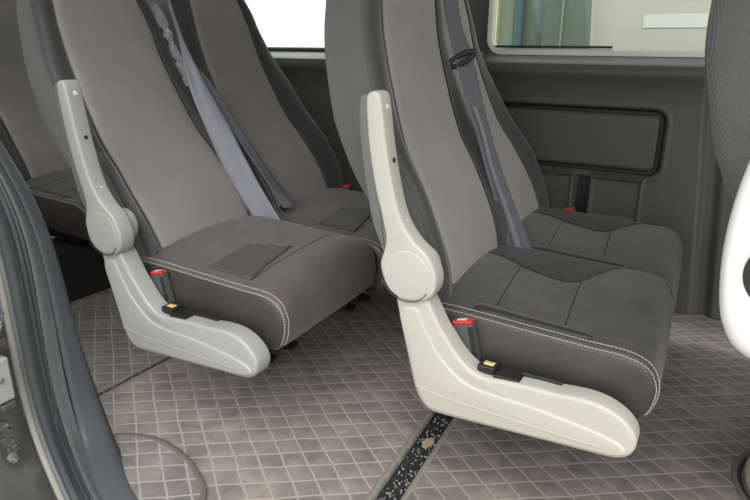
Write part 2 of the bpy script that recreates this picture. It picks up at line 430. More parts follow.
BASE = [(-.057, .47), (-.02, .485), (.012, .477), (.030, .45), (.049, .417), (.065, .397), (.080, .377), (.105, .352), (.139, .334)]
BASE_F = [(.19, .336), (.25, .340), (.295, .340), (.325, .343), (.362, .344), (.395, .338), (.425, .323), (.445, .302), (.452, .280), (.447, .258), (.432, .243), (.405, .235), (.34, .231), (.278, .227), (.2, .222), (.128, .217), (.06, .213), (.030, .215), (.008, .232), (-.008, .26), (-.022, .31), (-.038, .371), (-.052, .43)]
def make_cover(root, m):
    out = crom([Vector(p) for p in BASE+BASE_F], 4)
    mb = slab(out, -.098, -.044, .008)
    # shallow raised outer skin leaving a stepped rim along the top edge
    inner = crom([Vector(p) for p in [(-.048, .44), (-.010, .455), (.005, .43), (.025, .395), (.045, .365), (.075, .335), (.115, .310), (.17, .302), (.25, .300), (.33, .292), (.39, .284), (.428, .272), (.438, .258), (.425, .247), (.395, .241), (.33, .237), (.24, .231), (.12, .224), (.05, .221), (.03, .223), (.014, .238), (-.002, .268), (-.016, .315), (-.032, .371)]], 4)
    slab(inner, -.103, -.09, .006, mb)
    o = mb.build('side_cover', m, root, angle=50)
    MB().tube(crom([(-.001, -.1035, .272), (.06, -.1035, .263), (.2, -.1035, .2585), (.33, -.1035, .2565), (.39, -.1035, .257)], 5, closed=False), .0014, 6).build('trim_line', m, o)
    return o
def make_arm(root, m, pad):
    # the upright folded armrest: hub and a long tapering arm
    A = crom([Vector(p) for p in [(.036, .535), (.034, .500), (.016, .478), (-.018, .468), (-.055, .478), (-.084, .505), (-.094, .540), (-.086, .572), (-.082, .60), (-.094, .65), (-.108, .70), (-.120, .76), (-.128, .82), (-.131, .87), (-.128, .890), (-.115, .897), (-.103, .893), (-.096, .875), (-.088, .82), (-.078, .76), (-.062, .69), (-.044, .64), (-.016, .602), (.016, .575)]], 5)
    mb = slab(A, -.108, -.062, .007)
    o = mb.build('armrest', m, root, angle=50)
    # oval outline of the hub cover, slightly proud
    c = Vector((-.031, .526)); hubp = [c+Vector((math.cos(t), math.sin(t)))*.055 for t in [2*PI*i/40 for i in range(40)]]
    slab(hubp, -.1095, -.10, .004).build('hub_cover', m, o)
    MB().tube([(c.x+.0585*math.cos(t), -.1085, c.y+.0585*math.sin(t)) for t in [math.radians(195+i*7) for i in range(20)]], .0011, 6).build('joint_gap', M['hole'], o)
    c2 = Vector((-.026, .534)); hubq = [c2+Vector((math.cos(t), math.sin(t)))*.042 for t in [2*PI*i/32 for i in range(32)]]
    slab(hubq, -.064, -.030, .006).build('pivot', m, o)
    P = crom([Vector(p) for p in [(-.070, .59), (-.082, .65), (-.096, .70), (-.106, .76), (-.115, .82), (-.119, .87), (-.122, .886), (-.142, .889), (-.151, .875), (-.151, .82), (-.144, .76), (-.134, .70), (-.119, .63), (-.100, .585), (-.085, .56)]], 4)
    p = slab(P, -.102, -.066, .006).build('arm_pad', pad, o); p['label'] = 'grey green pad strip'
    # screws and plugs on the front edge
    def edge(z): return interp([(.585, -.014), (.63, -.042), (.69, -.062), (.76, -.078), (.82, -.088), (.875, -.096)], z)
    for z, mm, r in ((.866, 'cap', .0060), (.760, 'hole', .0055), (.635, 'cap', .0060)):
        x = edge(z); sl = Vector((1, 0, (edge(z+.01)-edge(z-.01))/-.02)).normalized()
        MB().disc(Vector((x, -.083, z))-sl*.002, sl, r, .004, 16).build('screw_plug' if mm == 'cap' else 'screw_hole', M[mm], o)
    return o
def make_buckles(root):
    # tall buckle by the cushion with a red button
    Mx = Matrix.Translation((.080, -.032, .387)) @ Matrix.Rotation(math.radians(-14), 4, 'Y')
    b = MB().box(-.023, .023, -.011, .011, -.062, .026, 0, Mx).build('buckle', M['dgrey'], root, bevel=.004)
    r = MB().box(-.022, .022, -.010, .010, .0262, .034, 0, Mx).build('release_button', M['red'], b, bevel=.002); r['label'] = 'red release button'
    MB().box(.012, .0225, -.0115, -.0095, -.05, .02, 0, Mx).build('buckle_strap', M['black'], b)
    MB().box(-.012, .010, -.005, .003, .034, .0355, 0, Mx).build('warning_sticker', M['paper'], b)
    # low buckle lying in the notch of the cover
    k = MB().box(.128, .166, -.082, -.040, .322, .350).build('low_buckle', M['black'], root, bevel=.004)
    MB().box(.141, .157, -.070, -.060, .3502, .3522).build('sticker', M['yellow'], k, bevel=.001)['label'] = 'yellow sticker'
    MB().box(.138, .160, -.073, -.057, .3490, .3504).build('label_backing', M['paper'], k)
    MB().box(.166, .222, -.090, -.045, .326, .3415).box(.215, .30, -.060, -.046, .334, .3465).build('notch_dark_block', M['black'], root, bevel=.003)  # added black blocks stand in for the shaded recess of the notch
def make_frame(root, aisle=True):
    mb = MB()
    mb.box(-.04, .40, .03, .06, .235, .285).box(-.04, .40, .40, .43, .235, .285).box(-.04, -.01, .03, .43, .235, .285).box(.36, .39, .03, .43, .235, .285)
    mb.build('seat_frame', M['black'], root, bevel=.004)
    for y in (.31, .42):
        l = MB().box(.0, .09, y, y+.03, .012, .24).box(-.05, .14, y-.005, y+.04, .0045, .02)
        l.build('leg', M['black'], root, bevel=.004)

def make_seat(loc, label, recline, kind='charcoal', arm=None, shift=0, group=None, base=True, far=0, pws=1.0, hs=0):
    root = empty('van_seat', loc, label, 'seat', group)
    make_cushion(root, kind); make_back(root, recline, shift, far=far, pws=pws, hs=hs)
    make_frame(root)
    if arm:
        make_cover(root, arm[0]); make_arm(root, arm[0], arm[1]); make_buckles(root)
    return root

SG = 'passenger seats of the van'
A = make_seat((0, 0, 0), 'charcoal seat with raised cream white armrest, nearest seat at centre right of the photo', 0, arm=(M['cream'], M['padgrey']), group=SG)
B = make_seat((-.018, .487, 0), 'charcoal seat against the far wall under the sliding window, behind the cream armrest seat', 7, group=SG, far=.030)
Cs = make_seat((-.80, -.131, 0), 'brown grey seat with raised cream white armrest coloured darker for shade, left of the dark floor channel', 13, 'brown', arm=(M['cream_shade_grey'], M['padgrey']), group=SG, pws=1.15, hs=.018)
D = make_seat((-.80, .356, 0), 'grey seat by the left window, behind the seat with the shade-toned cream armrest', 12, 'brown', group=SG, far=.045, hs=.015)
Es = make_seat((-1.98, .2, 0), 'rear row seat at the far left, mostly hidden behind the door pillar', 9, group=SG)
G = make_seat((.79, .0, 0), 'front row seat at the right edge of the photo, only its fabric back showing', 0, group=SG)

# small red topped stalks on the inner buckles
def inner_buckle(root, loc, sz=1):
    Mx = Matrix.Translation(loc) @ Matrix.Rotation(math.radians(-18), 4, 'Y')
    b = MB().box(-.016, .016, -.012, .012, -.05, .0, 0, Mx).build('buckle', M['dgrey'], root, bevel=.003)
    MB().box(-.015, .015, -.011, .011, .0, .010, 0, Mx).build('release_button', M['red'], b, bevel=.002)['label'] = 'red release button'
inner_buckle(B, (.085, .440, .452)); inner_buckle(D, (.04, .445, .458))

# ------------------------------------------------------------------ belts
def ribbon(name, Lp, Rp, m, parent, th=.0016, k=6, wave=0):
    a = crom([Vector(p) for p in Lp], k, closed=False); b = crom([Vector(p) for p in Rp], k, closed=False)
    nu = 6; v = []; f = []
    for i, (p, q) in enumerate(zip(a, b)):
        for j in range(nu+1):
            t = j/nu; w = p.lerp(q, t); w = w+Vector((.3, -1, 0))*wave*math.sin(t*PI*2.5+i*.15)
            v.append(w)
    for i in range(len(a)-1):
        for j in range(nu): f.append((i*(nu+1)+j, i*(nu+1)+j+1, (i+1)*(nu+1)+j+1, (i+1)*(nu+1)+j))
    o = mesh_obj(name, v, f, m, parent)
    md = o.modifiers.new('thick', 'SOLIDIFY'); md.thickness = th; md.offset = 0
    return o
def off(P, root): return [Vector(p)-root.location+(Vector((.022, -.012, 0)) if root is Cs else Vector((0, 0, 0))) for p in P]
bl = ribbon('seat_belt', off([(-0.226, 0.440, 1.130), (-0.204, 0.440, 1.037), (-0.169, 0.430, 0.942), (-0.130, 0.420, 0.844), (-0.099, 0.420, 0.766), (-0.064, 0.420, 0.665), (-0.024, 0.430, 0.549), (0.010, 0.440, 0.429)], A),
       off([(-0.196, 0.470, 1.131), (-0.174, 0.470, 1.037), (-0.137, 0.470, 0.953), (-0.103, 0.470, 0.842), (-0.075, 0.470, 0.763), (-0.035, 0.470, 0.660), (0.021, 0.480, 0.533), (0.074, 0.490, 0.426)], A), M['belt'], A)
ribbon('belt_fold', [(-.112, .418, .83), (-.083, .418, .766), (-.045, .416, .66), (.002, .424, .54), (.040, .432, .432)], [(-.100, .416, .83), (-.072, .415, .766), (-.034, .413, .66), (.018, .420, .54), (.062, .428, .432)], M['belt_lt'], bl)
gd = []
for i in range(28):
    t = 2*PI*i/28; u = math.cos(t)*.040; w_ = math.sin(t)*.011
    gd.append(Vector((-.158, .437, .949))+Vector((.86, .20, .47))*u+Vector((-.45, 0, .88))*w_)
MB().tube(gd, .0045, 8, closed=True, ry=.007).build('belt_guide', M['black'], A, angle=80)
bc = ribbon('seat_belt', off([(-1.140, .315, 1.12), (-1.10, .315, 1.0), (-1.066, 0.300, 0.909), (-1.034, 0.290, 0.826), (-0.991, 0.290, 0.733), (-0.936, 0.290, 0.623), (-0.886, 0.300, 0.511), (-0.838, 0.320, 0.399)], Cs),
       off([(-1.130, .32, 1.12), (-1.085, .32, 1.0), (-1.038, 0.330, 0.903), (-0.996, 0.340, 0.825), (-0.934, 0.340, 0.732), (-0.869, 0.340, 0.629), (-0.804, 0.350, 0.521), (-0.725, 0.360, 0.407)], Cs), M['belt_lt'], Cs, wave=.0035)
bd = ribbon('belt_tail', off([(-1.065, 0.330, 0.921), (-0.999, 0.350, 0.801), (-0.922, 0.370, 0.680), (-0.826, 0.380, 0.560), (-0.771, 0.400, 0.464)], Cs), off([(-1.038, 0.350, 0.896), (-0.975, 0.380, 0.791), (-0.897, 0.400, 0.668), (-0.809, 0.420, 0.548), (-0.744, 0.430, 0.464)], Cs), M['belt_dk'], bc)
Mx = Matrix.Translation(Vector((-.760, .415, .468))-Cs.location) @ Matrix.Rotation(math.radians(35), 4, 'Y')
MB().box(-.014, .014, -.004, .004, -.022, .016, 0, Mx).build('belt_tongue', M['chrome'], bc, bevel=.003)
wr = MB(); pts = []
for i in range(22):
    t = i/21; c = Vector((-1.150, .285, 1.10)).lerp(Vector((-1.040, .30, .855)), t)-Cs.location
    r = [.007+random.random()*.016 for _ in range(7)]
    pts.append([c+Vector((math.cos(2*PI*j/7)*r[j], math.sin(2*PI*j/7)*r[j]*.7, random.uniform(-.005, .005))) for j in range(7)])
wr.loft(pts).build('plastic_wrap', M['wrap'], bc, smooth=False)['label'] = 'torn clear plastic wrap'
# ------------------------------------------------------------------ front seat extras
Ro = []
outer_ = crom([Vector(p) for p in [(a_+.010, b_) for a_, b_ in [(.538, .846), (.527, .800), (.521, .750), (.519, .700), (.521, .650), (.528, .595), (.540, .555), (.565, .520), (.62, .50), (.72, .505), (.79, .56), (.81, .68), (.79, .80), (.72, .88), (.63, .90), (.565, .885)]]], 4)
hole_ = [Vector((.655, .665))+(p-Vector((.655, .69)))*.60 for p in outer_]
hole_ = [Vector((.652+.090*math.cos(t), .652+.072*math.sin(t))) for t in [math.atan2((p.y-.69)/.2, (p.x-.665)/.145) for p in outer_]]
for k in range(14):
    a = 2*PI*k/14; e = (1-math.cos(a))/2; y = -.115-.026*math.sin(a)
    Ro.append([Vector((o_.x+(h_.x-o_.x)*e-.79, y, o_.y+(h_.y-o_.y)*e)) for o_, h_ in zip(outer_, hole_)])
h = MB(); nR = len(Ro[0]); h.v = [q for r in Ro for q in r]; h.f = [(i*nR+j, i*nR+(j+1) % nR, ((i+1) % 14)*nR+(j+1) % nR, ((i+1) % 14)*nR+j) for i in range(14) for j in range(nR)]; h.m = [0]*len(h.f)
h = h.build('side_loop', M['white'], G, angle=80); h['label'] = 'white loop shaped side handle'
MB().box(-.03, .03, -.12, .01, .50, .54).build('loop_bracket', M['dgrey'], G, bevel=.006)
pl = MB()
R = []
for z, r in ((.0045, .215), (.02, .217), (.05, .208), (.075, .17)):
    R.append([Vector((.885-.79+r*math.cos(t), .345+r*.93*math.sin(t), z)) for t in [2*PI*i/48 for i in range(48)]])
pl.loft(R); pl.build('foot_cover', M['cream'], G, angle=60)['label'] = 'pale floor cover'
MB().box(.05, .16, .20, .60, .07, .26).build('pedestal', M['dgrey'], G, bevel=.02)

# ------------------------------------------------------------------ floor and mats
struct(MB().box(-2.7, 1.6, -.50, 1.44, -.06, -.014).build('floor', M['floor']))
def floor_mat(name, poly, m, label, z=(-.0135, 0), binding=None, bw=.012, hole=None):
    poly = [Vector(p) for p in poly]; n = len(poly)
    v = [(p.x, p.y, z[0]) for p in poly]+[(p.x, p.y, z[1]) for p in poly]
    f = [tuple(range(n)), tuple(range(n, 2*n))]+[(i, (i+1) % n, n+(i+1) % n, n+i) for i in range(n)]
    o = mesh_obj(name, v, f, m, smooth=False); tag(o, label, 'floor mat', 'carpet floor mats')
    if binding:
        for seg in binding[0]:
            pts = crom([Vector((*p, z[1]+.001)) for p in seg], 6, closed=False) if len(seg) > 2 else [Vector((*p, z[1]+.001)) for p in seg]
            MB().tube(pts, bw, 8, ry=.0022).build('edge_binding', binding[1], o)
    return o
a0, a1 = (-.036, -.53), (-.155, 1.25)          # rear side of the channel
def chx(y, side):   # x on the channel edges at a given y
    return (-.063-.0765*(y+.189)) if side == 0 else (-.007-.0709*(y+.156))
floor_mat('floor_mat', [(-.969, -.48), (chx(-.48, 0), -.48), (chx(1.40, 0), 1.40), (-.975, 1.40)], mat_mid, 'grey quilted carpet mat in the middle, between the dark channel and the rear seam',
          binding=([[(chx(-.47, 0)-.008, -.47), (chx(1.2, 0)-.008, 1.2)], [(-.960, -.47), (-.966, 1.2)]], M['binding']), bw=.0065)
fm = floor_mat('floor_mat', [(chx(-.48, 1), -.48), (1.5, -.48), (1.5, 1.40), (chx(1.40, 1), 1.40)], mat_front, 'quilted carpet mat on the right side of the dark floor channel',
          binding=([[(chx(-.47, 1)+.008, -.47), (chx(1.2, 1)+.008, 1.2)]], M['binding']), bw=.0065)
ringp = [(.885+.236*math.cos(t), .345+.218*math.sin(t)) for t in [2*PI*i/40 for i in range(40)]]
MB().tube([(x, y, .002) for x, y in ringp], .0065, 8, closed=True, ry=.004).build('edge_binding', M['brown_binding'], fm)
ringq = [(.885+.226*math.cos(t), .345+.208*math.sin(t)) for t in [2*PI*i/40 for i in range(40)]]
MB().tube([(x, y, .001) for x, y in ringq], .0055, 8, closed=True, ry=.003).build('cutout_edge', M['black'], fm)
floor_mat('floor_mat', [(-2.6, -.48), (-.983, -.48), (-.989, 1.40), (-2.6, 1.40)], mat_rear, 'quilted carpet mat at the left, behind the thin dark seam',
          binding=([[(-.992, -.47), (-.998, 1.2)]], M['binding']), bw=.0065)
arc = [(-.762, -.330), (-.720, -.305), (-.673, -.290), (-.62, -.286), (-.559, -.296), (-.505, -.312), (-.456, -.336), (-.415, -.360), (-.387, -.392), (-.372, -.43), (-.37, -.475)]
floor_mat('step_mat', [tuple(p) for p in crom([Vector(p) for p in arc], 4, closed=False)]+[(-.55, -.475), (-.70, -.42)], mat_step,
          'small rounded carpet piece with brown edging by the door pillar', z=(.0008, .006), binding=([arc], M['brown_binding']), bw=.007)
# grit in the channel
g = MB()
for i in range(230):
    y = random.uniform(-.3, .22); t = random.random(); x = chx(y, 0)+.006+(chx(y, 1)-chx(y, 0)-.012)*t; r = random.uniform(.0007, .0018)
    Mx = Matrix.Translation((x, y, -.0135+r*.5)) @ Matrix.Rotation(random.random()*3, 4, 'Z')
    g.box(-r, r, -r*.8, r*.8, -r*.5, r*.6, 0, Mx)
tag(g.build('grit', M['crumb'], smooth=False), 'pale grit scattered in the dark floor channel', 'grit', kind='stuff')
g = MB()
for i in range(60):
    a = random.random()*2*PI; q = random.random()**.6*.016; x = -.052+math.cos(a)*q*.8; y = .085+math.sin(a)*q*1.5; r = random.uniform(.002, .004)
    Mx = Matrix.Translation((x, y, -.0135+r*.4)) @ Matrix.Rotation(random.random()*3, 4, 'Z')
    g.box(-r, r, -r*.8, r*.8, -r*.4, r*.5, 0, Mx)
tag(g.build('mud_crumbs', M['sand'], smooth=False), 'small patch of dried tan mud in the dark floor channel', 'dirt', kind='stuff')

# ------------------------------------------------------------------ far side wall
def rr(x, z, x0, x1, z0, z1, r):   # signed distance to a rounded rectangle
    cx, cz = (x0+x1)/2, (z0+z1)/2; dx = abs(x-cx)-(x1-x0)/2+r; dz = abs(z-cz)-(z1-z0)/2+r
    return math.hypot(max(dx, 0), max(dz, 0))+min(max(dx, dz), 0)-r
def sm(a, b, x): t = max(0, min(1, (x-a)/(b-a))); return t*t*(3-2*t)
def wall_y(x, z):
    y = 1.055
    xr = interp([(.1, .475), (.5, .44), (.8, .412), (.93, .40)], z)
    # bulged rail under the sill
    y -= .022*math.exp(-((z-.905)/.028)**2)
    y += .012*(1-sm(.80, .88, z))
    y += .085*sm(.928, .975, z)
    # pocket
    d = rr(x, z, -.75, .318, .562, .792, .045); y += .016*(1-sm(-.010, -.001, d)) ; y -= .013*(1-sm(-.030, -.020, d))
    y -= .006*math.exp(-((d-.006)/.006)**2)
    # two shallow bins below
    for x0, x1 in ((-.45, .045), (.098, .278)):
        d = rr(x, z, x0, x1, .40, .563, .006); y -= .024*(1-sm(-.004, .002, d)); y += .006*(1-sm(-.016, -.012, d))
    # pillar step
    y += .028*sm(xr, xr+.022, x)*(1-.5*sm(.85, .93, z)); y -= .018*sm(xr+.045, xr+.075, x)
    if z < .45: y -= .02*(1-sm(.40, .45, z))*0
    return y
NX, NZ = 330, 170
X0, X1_, Z0, Z1_ = -1.9, 1.3, .10, .975
xs = [-1.9+(1.5)*i/60 for i in range(60)]+[-.4+(1.05)*i/230 for i in range(231)]+[.65+.65*i/12 for i in range(1, 13)]
zs = [Z0+(Z1_-Z0)*i/NZ for i in range(NZ+1)]
v = [(x, wall_y(x, z), z) for z in zs for x in xs]; n = len(xs)
f = [(i*n+j, i*n+j+1, (i+1)*n+j+1, (i+1)*n+j) for i in range(NZ) for j in range(n-1)]
def wmi(x, z):
    if z > .928: return 2 if not (x < -.35) else 3
    d = rr(x, z, -.75, .318, .562, .792, .045)
    if -.022 < d < -.004: return 1
    if z < .55 and .052 < x < .092 and z > .41: return 1
    return 0
mi = [wmi((xs[j]+xs[j+1])/2, (zs[i]+zs[i+1])/2) for i in range(NZ) for j in range(n-1)]
w = mesh_obj('wall_right', v, f, [M['wall'], M['walldk'], M['sill'], M['sill_pale']], midx=mi, angle=60); struct(w)
md = w.modifiers.new('thick', 'SOLIDIFY'); md.thickness = .01; md.offset = 1 
struct(MB().box(-2.7, 1.6, 1.43, 1.46, -.02, .3).build('trim_1', M['walldk']))
# outer skin above: pillars between the windows and header
sk = MB()
for x0, x1 in ((-2.7, -1.9), (-.95, -.33), (.452, .70), (1.5, 1.6)): sk.box(x0, x1, 1.12, 1.16, .955, 1.62)
sk.box(-2.7, 1.6, 1.12, 1.16, 1.60, 1.85)
struct(sk.build('trim_2', M['wall'], bevel=.01))
# rounded inner frames and panes
def window(n, x0, x1, z0, z1, r, y, mframe, slide=None):
    out = []
    def rrp(e):
        P = []
        for cx, cz, a0 in ((x1-r, z0+r, -90), (x1-r, z1-r, 0), (x0+r, z1-r, 90), (x0+r, z0+r, 180)):
            for k in range(7):
                a = math.radians(a0+90*k/6); P.append((cx+(r+e)*math.cos(a), cz+(r+e)*math.sin(a)))
        return P
    a, b = rrp(0), rrp(.022); m_ = len(a)
    rings = [[Vector((p[0], yy, p[1])) for p in q] for yy, q in ((y-.012, b), (y-.012, [(u[0]*.35+w_[0]*.65, u[1]*.35+w_[1]*.65) for u, w_ in zip(b, a)]), (y-.004, a), (y+.012, a), (y+.012, b))]
    mb = MB(); mb.loft(rings, closed_long=True)
    fr = struct(mb.build('window_%d' % n, mframe, angle=50))
    P = rrp(.004); mesh = MB().loft([[Vector((p[0], y+yy, p[1])) for p in P] for yy in (0, .004)])
    mesh.build('pane', M['glass'], fr)
    if slide:
        MB().box(x0, slide, y-.008, y-.002, z0+.002, z0+.010).build('slider_rail', M['rubber'], fr)
    return fr
window(1, -1.88, -.97, .972, 1.56, .04, 1.118, M['rubber'])
window(2, -.315, .437, .978, 1.56, .035, 1.118, M['sill_pale'], slide=.108)

# shell of the van: roof, rear wall, near rear side, front part of the near side
struct(MB().box(-2.7, 1.6, -.58, 1.2, 1.78, 1.83).build('ceiling', M['ceiling']))
rw = MB().box(-2.70, -2.66, -.58, 1.25, -.05, 1.02).box(-2.70, -2.66, -.58, -.45, 1.02, 1.8).box(-2.70, -2.66, 1.1, 1.25, 1.02, 1.8).box(-2.70, -2.66, -.58, 1.25, 1.55, 1.8)
struct(rw.build('wall_rear', M['body']))
lw = MB().box(-2.7, -1.16, -.58, -.54, -.4, 1.0).box(-2.7, -1.16, -.58, -.54, 1.55, 1.8).box(-2.7, -2.4, -.58, -.54, 1.0, 1.55).box(-1.34, -1.16, -.58, -.54, 1.0, 1.55)
struct(lw.build('wall_left', M['body']))
struct(MB().box(-1.3, 1.6, -.60, -.52, 1.66, 1.83).build('trim_3', M['body']))
# low base box in front of the rear row
hb = MB().box(-1.86, -1.665, -.10, .90, .0, .20).box(-1.86, -1.66, -.10, .90, .19, .215)
tag(hb.build('heater_box', M['walldk'], bevel=.006), 'dark low box on the floor under the rear row seat, beside the door pillar', 'box')

# ------------------------------------------------------------------ door pillar of the side opening (near left)
Lc = [
 [(-1.569, -0.350, 1.540), (-1.538, -0.350, 1.494), (-1.508, -0.350, 1.448), (-1.477, -0.350, 1.402), (-1.446, -0.350, 1.355), (-1.416, -0.350, 1.309), (-1.385, -0.350, 1.263), (-1.354, -0.350, 1.217), (-1.322, -0.350, 1.171), (-1.291, -0.350, 1.125), (-1.259, -0.350, 1.079), (-1.226, -0.350, 1.033), (-1.193, -0.350, 0.987), (-1.160, -0.350, 0.941), (-1.126, -0.350, 0.895), (-1.092, -0.350, 0.849), (-1.057, -0.350, 0.804), (-1.020, -0.350, 0.758), (-0.982, -0.350, 0.714), (-0.946, -0.350, 0.669), (-0.914, -0.350, 0.624), (-0.889, -0.350, 0.577), (-0.872, -0.350, 0.530), (-0.859, -0.350, 0.481), (-0.850, -0.350, 0.431), (-0.841, -0.350, 0.380), (-0.832, -0.350, 0.328), (-0.822, -0.350, 0.275), (-0.810, -0.350, 0.223), (-0.795, -0.350, 0.170), (-0.779, -0.350, 0.117), (-0.762, -0.350, 0.064), (-0.735, -0.355, 0.016), (-0.668, -0.385, 0.001), (-0.593, -0.422, -0.002), (-0.521, -0.456, -0.004), (-0.421, -0.478, -0.004), (-0.271, -0.500, -0.004), (0.300, -0.500, -0.004), (1.500, -0.500, -0.004)],
 [(-1.492, -0.420, 1.508), (-1.463, -0.420, 1.465), (-1.434, -0.420, 1.421), (-1.405, -0.420, 1.378), (-1.376, -0.420, 1.334), (-1.347, -0.420, 1.290), (-1.318, -0.420, 1.247), (-1.289, -0.420, 1.203), (-1.259, -0.420, 1.160), (-1.229, -0.420, 1.116), (-1.198, -0.420, 1.073), (-1.167, -0.420, 1.029), (-1.135, -0.420, 0.986), (-1.102, -0.420, 0.943), (-1.067, -0.420, 0.899), (-1.032, -0.420, 0.857), (-0.995, -0.420, 0.814), (-0.959, -0.420, 0.772), (-0.923, -0.420, 0.730), (-0.890, -0.420, 0.687), (-0.862, -0.420, 0.645), (-0.840, -0.420, 0.601), (-0.824, -0.420, 0.556), (-0.814, -0.420, 0.510), (-0.807, -0.420, 0.462), (-0.804, -0.420, 0.413), (-0.801, -0.420, 0.363), (-0.799, -0.420, 0.311), (-0.796, -0.420, 0.259), (-0.791, -0.420, 0.206), (-0.785, -0.420, 0.152), (-0.778, -0.420, 0.098), (-0.764, -0.424, 0.048), (-0.714, -0.448, 0.023), (-0.655, -0.476, 0.009), (-0.599, -0.503, -0.004), (-0.499, -0.526, -0.005), (-0.349, -0.550, -0.006), (0.300, -0.550, -0.006), (1.500, -0.550, -0.006)],
 [(-1.435, -0.460, 1.488), (-1.407, -0.460, 1.446), (-1.379, -0.460, 1.404), (-1.352, -0.460, 1.362), (-1.324, -0.460, 1.320), (-1.296, -0.460, 1.279), (-1.268, -0.460, 1.237), (-1.239, -0.460, 1.195), (-1.210, -0.460, 1.153), (-1.181, -0.460, 1.111), (-1.150, -0.460, 1.069), (-1.120, -0.460, 1.027), (-1.088, -0.460, 0.985), (-1.056, -0.460, 0.944), (-1.022, -0.460, 0.902), (-0.988, -0.460, 0.861), (-0.953, -0.460, 0.820), (-0.917, -0.460, 0.780), (-0.883, -0.460, 0.739), (-0.853, -0.460, 0.699), (-0.829, -0.460, 0.657), (-0.811, -0.460, 0.615), (-0.800, -0.460, 0.571), (-0.794, -0.460, 0.526), (-0.791, -0.460, 0.479), (-0.792, -0.460, 0.430), (-0.794, -0.460, 0.380), (-0.796, -0.460, 0.329), (-0.797, -0.460, 0.277), (-0.796, -0.460, 0.224), (-0.792, -0.460, 0.172), (-0.785, -0.460, 0.119), (-0.768, -0.463, 0.070), (-0.716, -0.484, 0.046), (-0.654, -0.508, 0.032), (-0.613, -0.520, 0.003), (-0.513, -0.550, -0.003), (-0.363, -0.580, -0.008), (0.300, -0.580, -0.008), (1.500, -0.580, -0.008)],
 [(-1.384, -0.500, 1.469), (-1.357, -0.500, 1.428), (-1.331, -0.500, 1.388), (-1.304, -0.500, 1.348), (-1.277, -0.500, 1.307), (-1.250, -0.500, 1.267), (-1.223, -0.500, 1.227), (-1.195, -0.500, 1.186), (-1.167, -0.500, 1.146), (-1.139, -0.500, 1.106), (-1.110, -0.500, 1.065), (-1.080, -0.500, 1.025), (-1.050, -0.500, 0.985), (-1.019, -0.500, 0.945), (-0.986, -0.500, 0.905), (-0.953, -0.500, 0.866), (-0.920, -0.500, 0.826), (-0.888, -0.500, 0.787), (-0.857, -0.500, 0.748), (-0.831, -0.500, 0.708), (-0.810, -0.500, 0.668), (-0.795, -0.500, 0.627), (-0.786, -0.500, 0.584), (-0.781, -0.500, 0.540), (-0.779, -0.500, 0.495), (-0.778, -0.500, 0.448), (-0.778, -0.500, 0.400), (-0.778, -0.500, 0.351), (-0.778, -0.500, 0.301), (-0.775, -0.500, 0.251), (-0.771, -0.500, 0.200), (-0.763, -0.500, 0.149), (-0.747, -0.503, 0.102), (-0.701, -0.520, 0.076), (-0.645, -0.540, 0.058), (-0.607, -0.550, 0.027), (-0.507, -0.580, 0.009), (-0.357, -0.610, -0.010), (0.300, -0.610, -0.010), (1.500, -0.610, -0.010)],
 [(-1.329, -0.540, 1.449), (-1.302, -0.540, 1.410), (-1.276, -0.540, 1.371), (-1.250, -0.540, 1.333), (-1.223, -0.540, 1.294), (-1.197, -0.540, 1.255), (-1.171, -0.540, 1.216), (-1.144, -0.540, 1.178), (-1.117, -0.540, 1.139), (-1.090, -0.540, 1.100), (-1.063, -0.540, 1.062), (-1.036, -0.540, 1.023), (-1.007, -0.540, 0.985), (-0.977, -0.540, 0.946), (-0.946, -0.540, 0.908), (-0.915, -0.540, 0.870), (-0.883, -0.540, 0.832), (-0.851, -0.540, 0.795), (-0.822, -0.540, 0.757), (-0.797, -0.540, 0.719), (-0.777, -0.540, 0.680), (-0.762, -0.540, 0.641), (-0.753, -0.540, 0.600), (-0.748, -0.540, 0.558), (-0.745, -0.540, 0.514), (-0.744, -0.540, 0.470), (-0.744, -0.540, 0.424), (-0.743, -0.540, 0.377), (-0.743, -0.540, 0.329), (-0.742, -0.540, 0.281), (-0.738, -0.540, 0.232), (-0.731, -0.540, 0.183), (-0.715, -0.542, 0.138), (-0.673, -0.556, 0.110), (-0.623, -0.572, 0.089), (-0.588, -0.580, 0.057), (-0.488, -0.610, 0.023), (-0.338, -0.640, -0.012), (0.300, -0.640, -0.012), (1.500, -0.640, -0.012)],
]
def soften(P, it):
    for _ in range(it): P = [P[0]]+[(P[i-1]+P[i]*2+P[i+1])/4 for i in range(1, len(P)-1)]+[P[-1]]
    return P
Ls = [soften(crom([Vector(p) for p in c], 3, closed=False), 12) for c in Lc]
def band(name, i, j, m, prof, thick, parent=None):
    """skin between two of the measured curves; prof gives offsets towards the opening"""
    A_, B_ = Ls[i], Ls[j]; nu = len(prof)-1; v = []
    K = len(A_)
    for k in range(K):
        t = (A_[min(k+1, K-1)]-A_[max(k-1, 0)]).normalized(); w_ = (B_[k]-A_[k]).normalized(); nn = w_.cross(t).normalized()
        if nn.x+nn.z < 0: nn = -nn
        for q in range(nu+1):
            v.append(A_[k].lerp(B_[k], q/nu)+nn*prof[q])
    f = [(a*(nu+1)+b, a*(nu+1)+b+1, (a+1)*(nu+1)+b+1, (a+1)*(nu+1)+b) for a in range(K-1) for b in range(nu)]
    o = mesh_obj(name, v, f, m, parent, angle=70)
    md = o.modifiers.new('thick', 'SOLIDIFY'); md.thickness = thick; md.offset = 1 if False else -1
    return o
p1 = struct(band('trim_4', 0, 1, M['pillar'], [-.012, -.002, 0, 0, .001, 0], .012))
p2 = struct(band('trim_5', 1, 2, M['pillar_dusty'], [0, -.004, 0, .001, 0], .012))
p3 = struct(band('trim_6', 2, 3, [M['seal'], M['seal_lt']], [0, .004, .006, .002, -.004, .003, .006, .003, -.004, .003, .005, .002, -.003], .008))
p4 = struct(band('trim_7', 3, 4, M['seal_lt'], [-.003, .003, .005, .001, -.005, 0], .008))
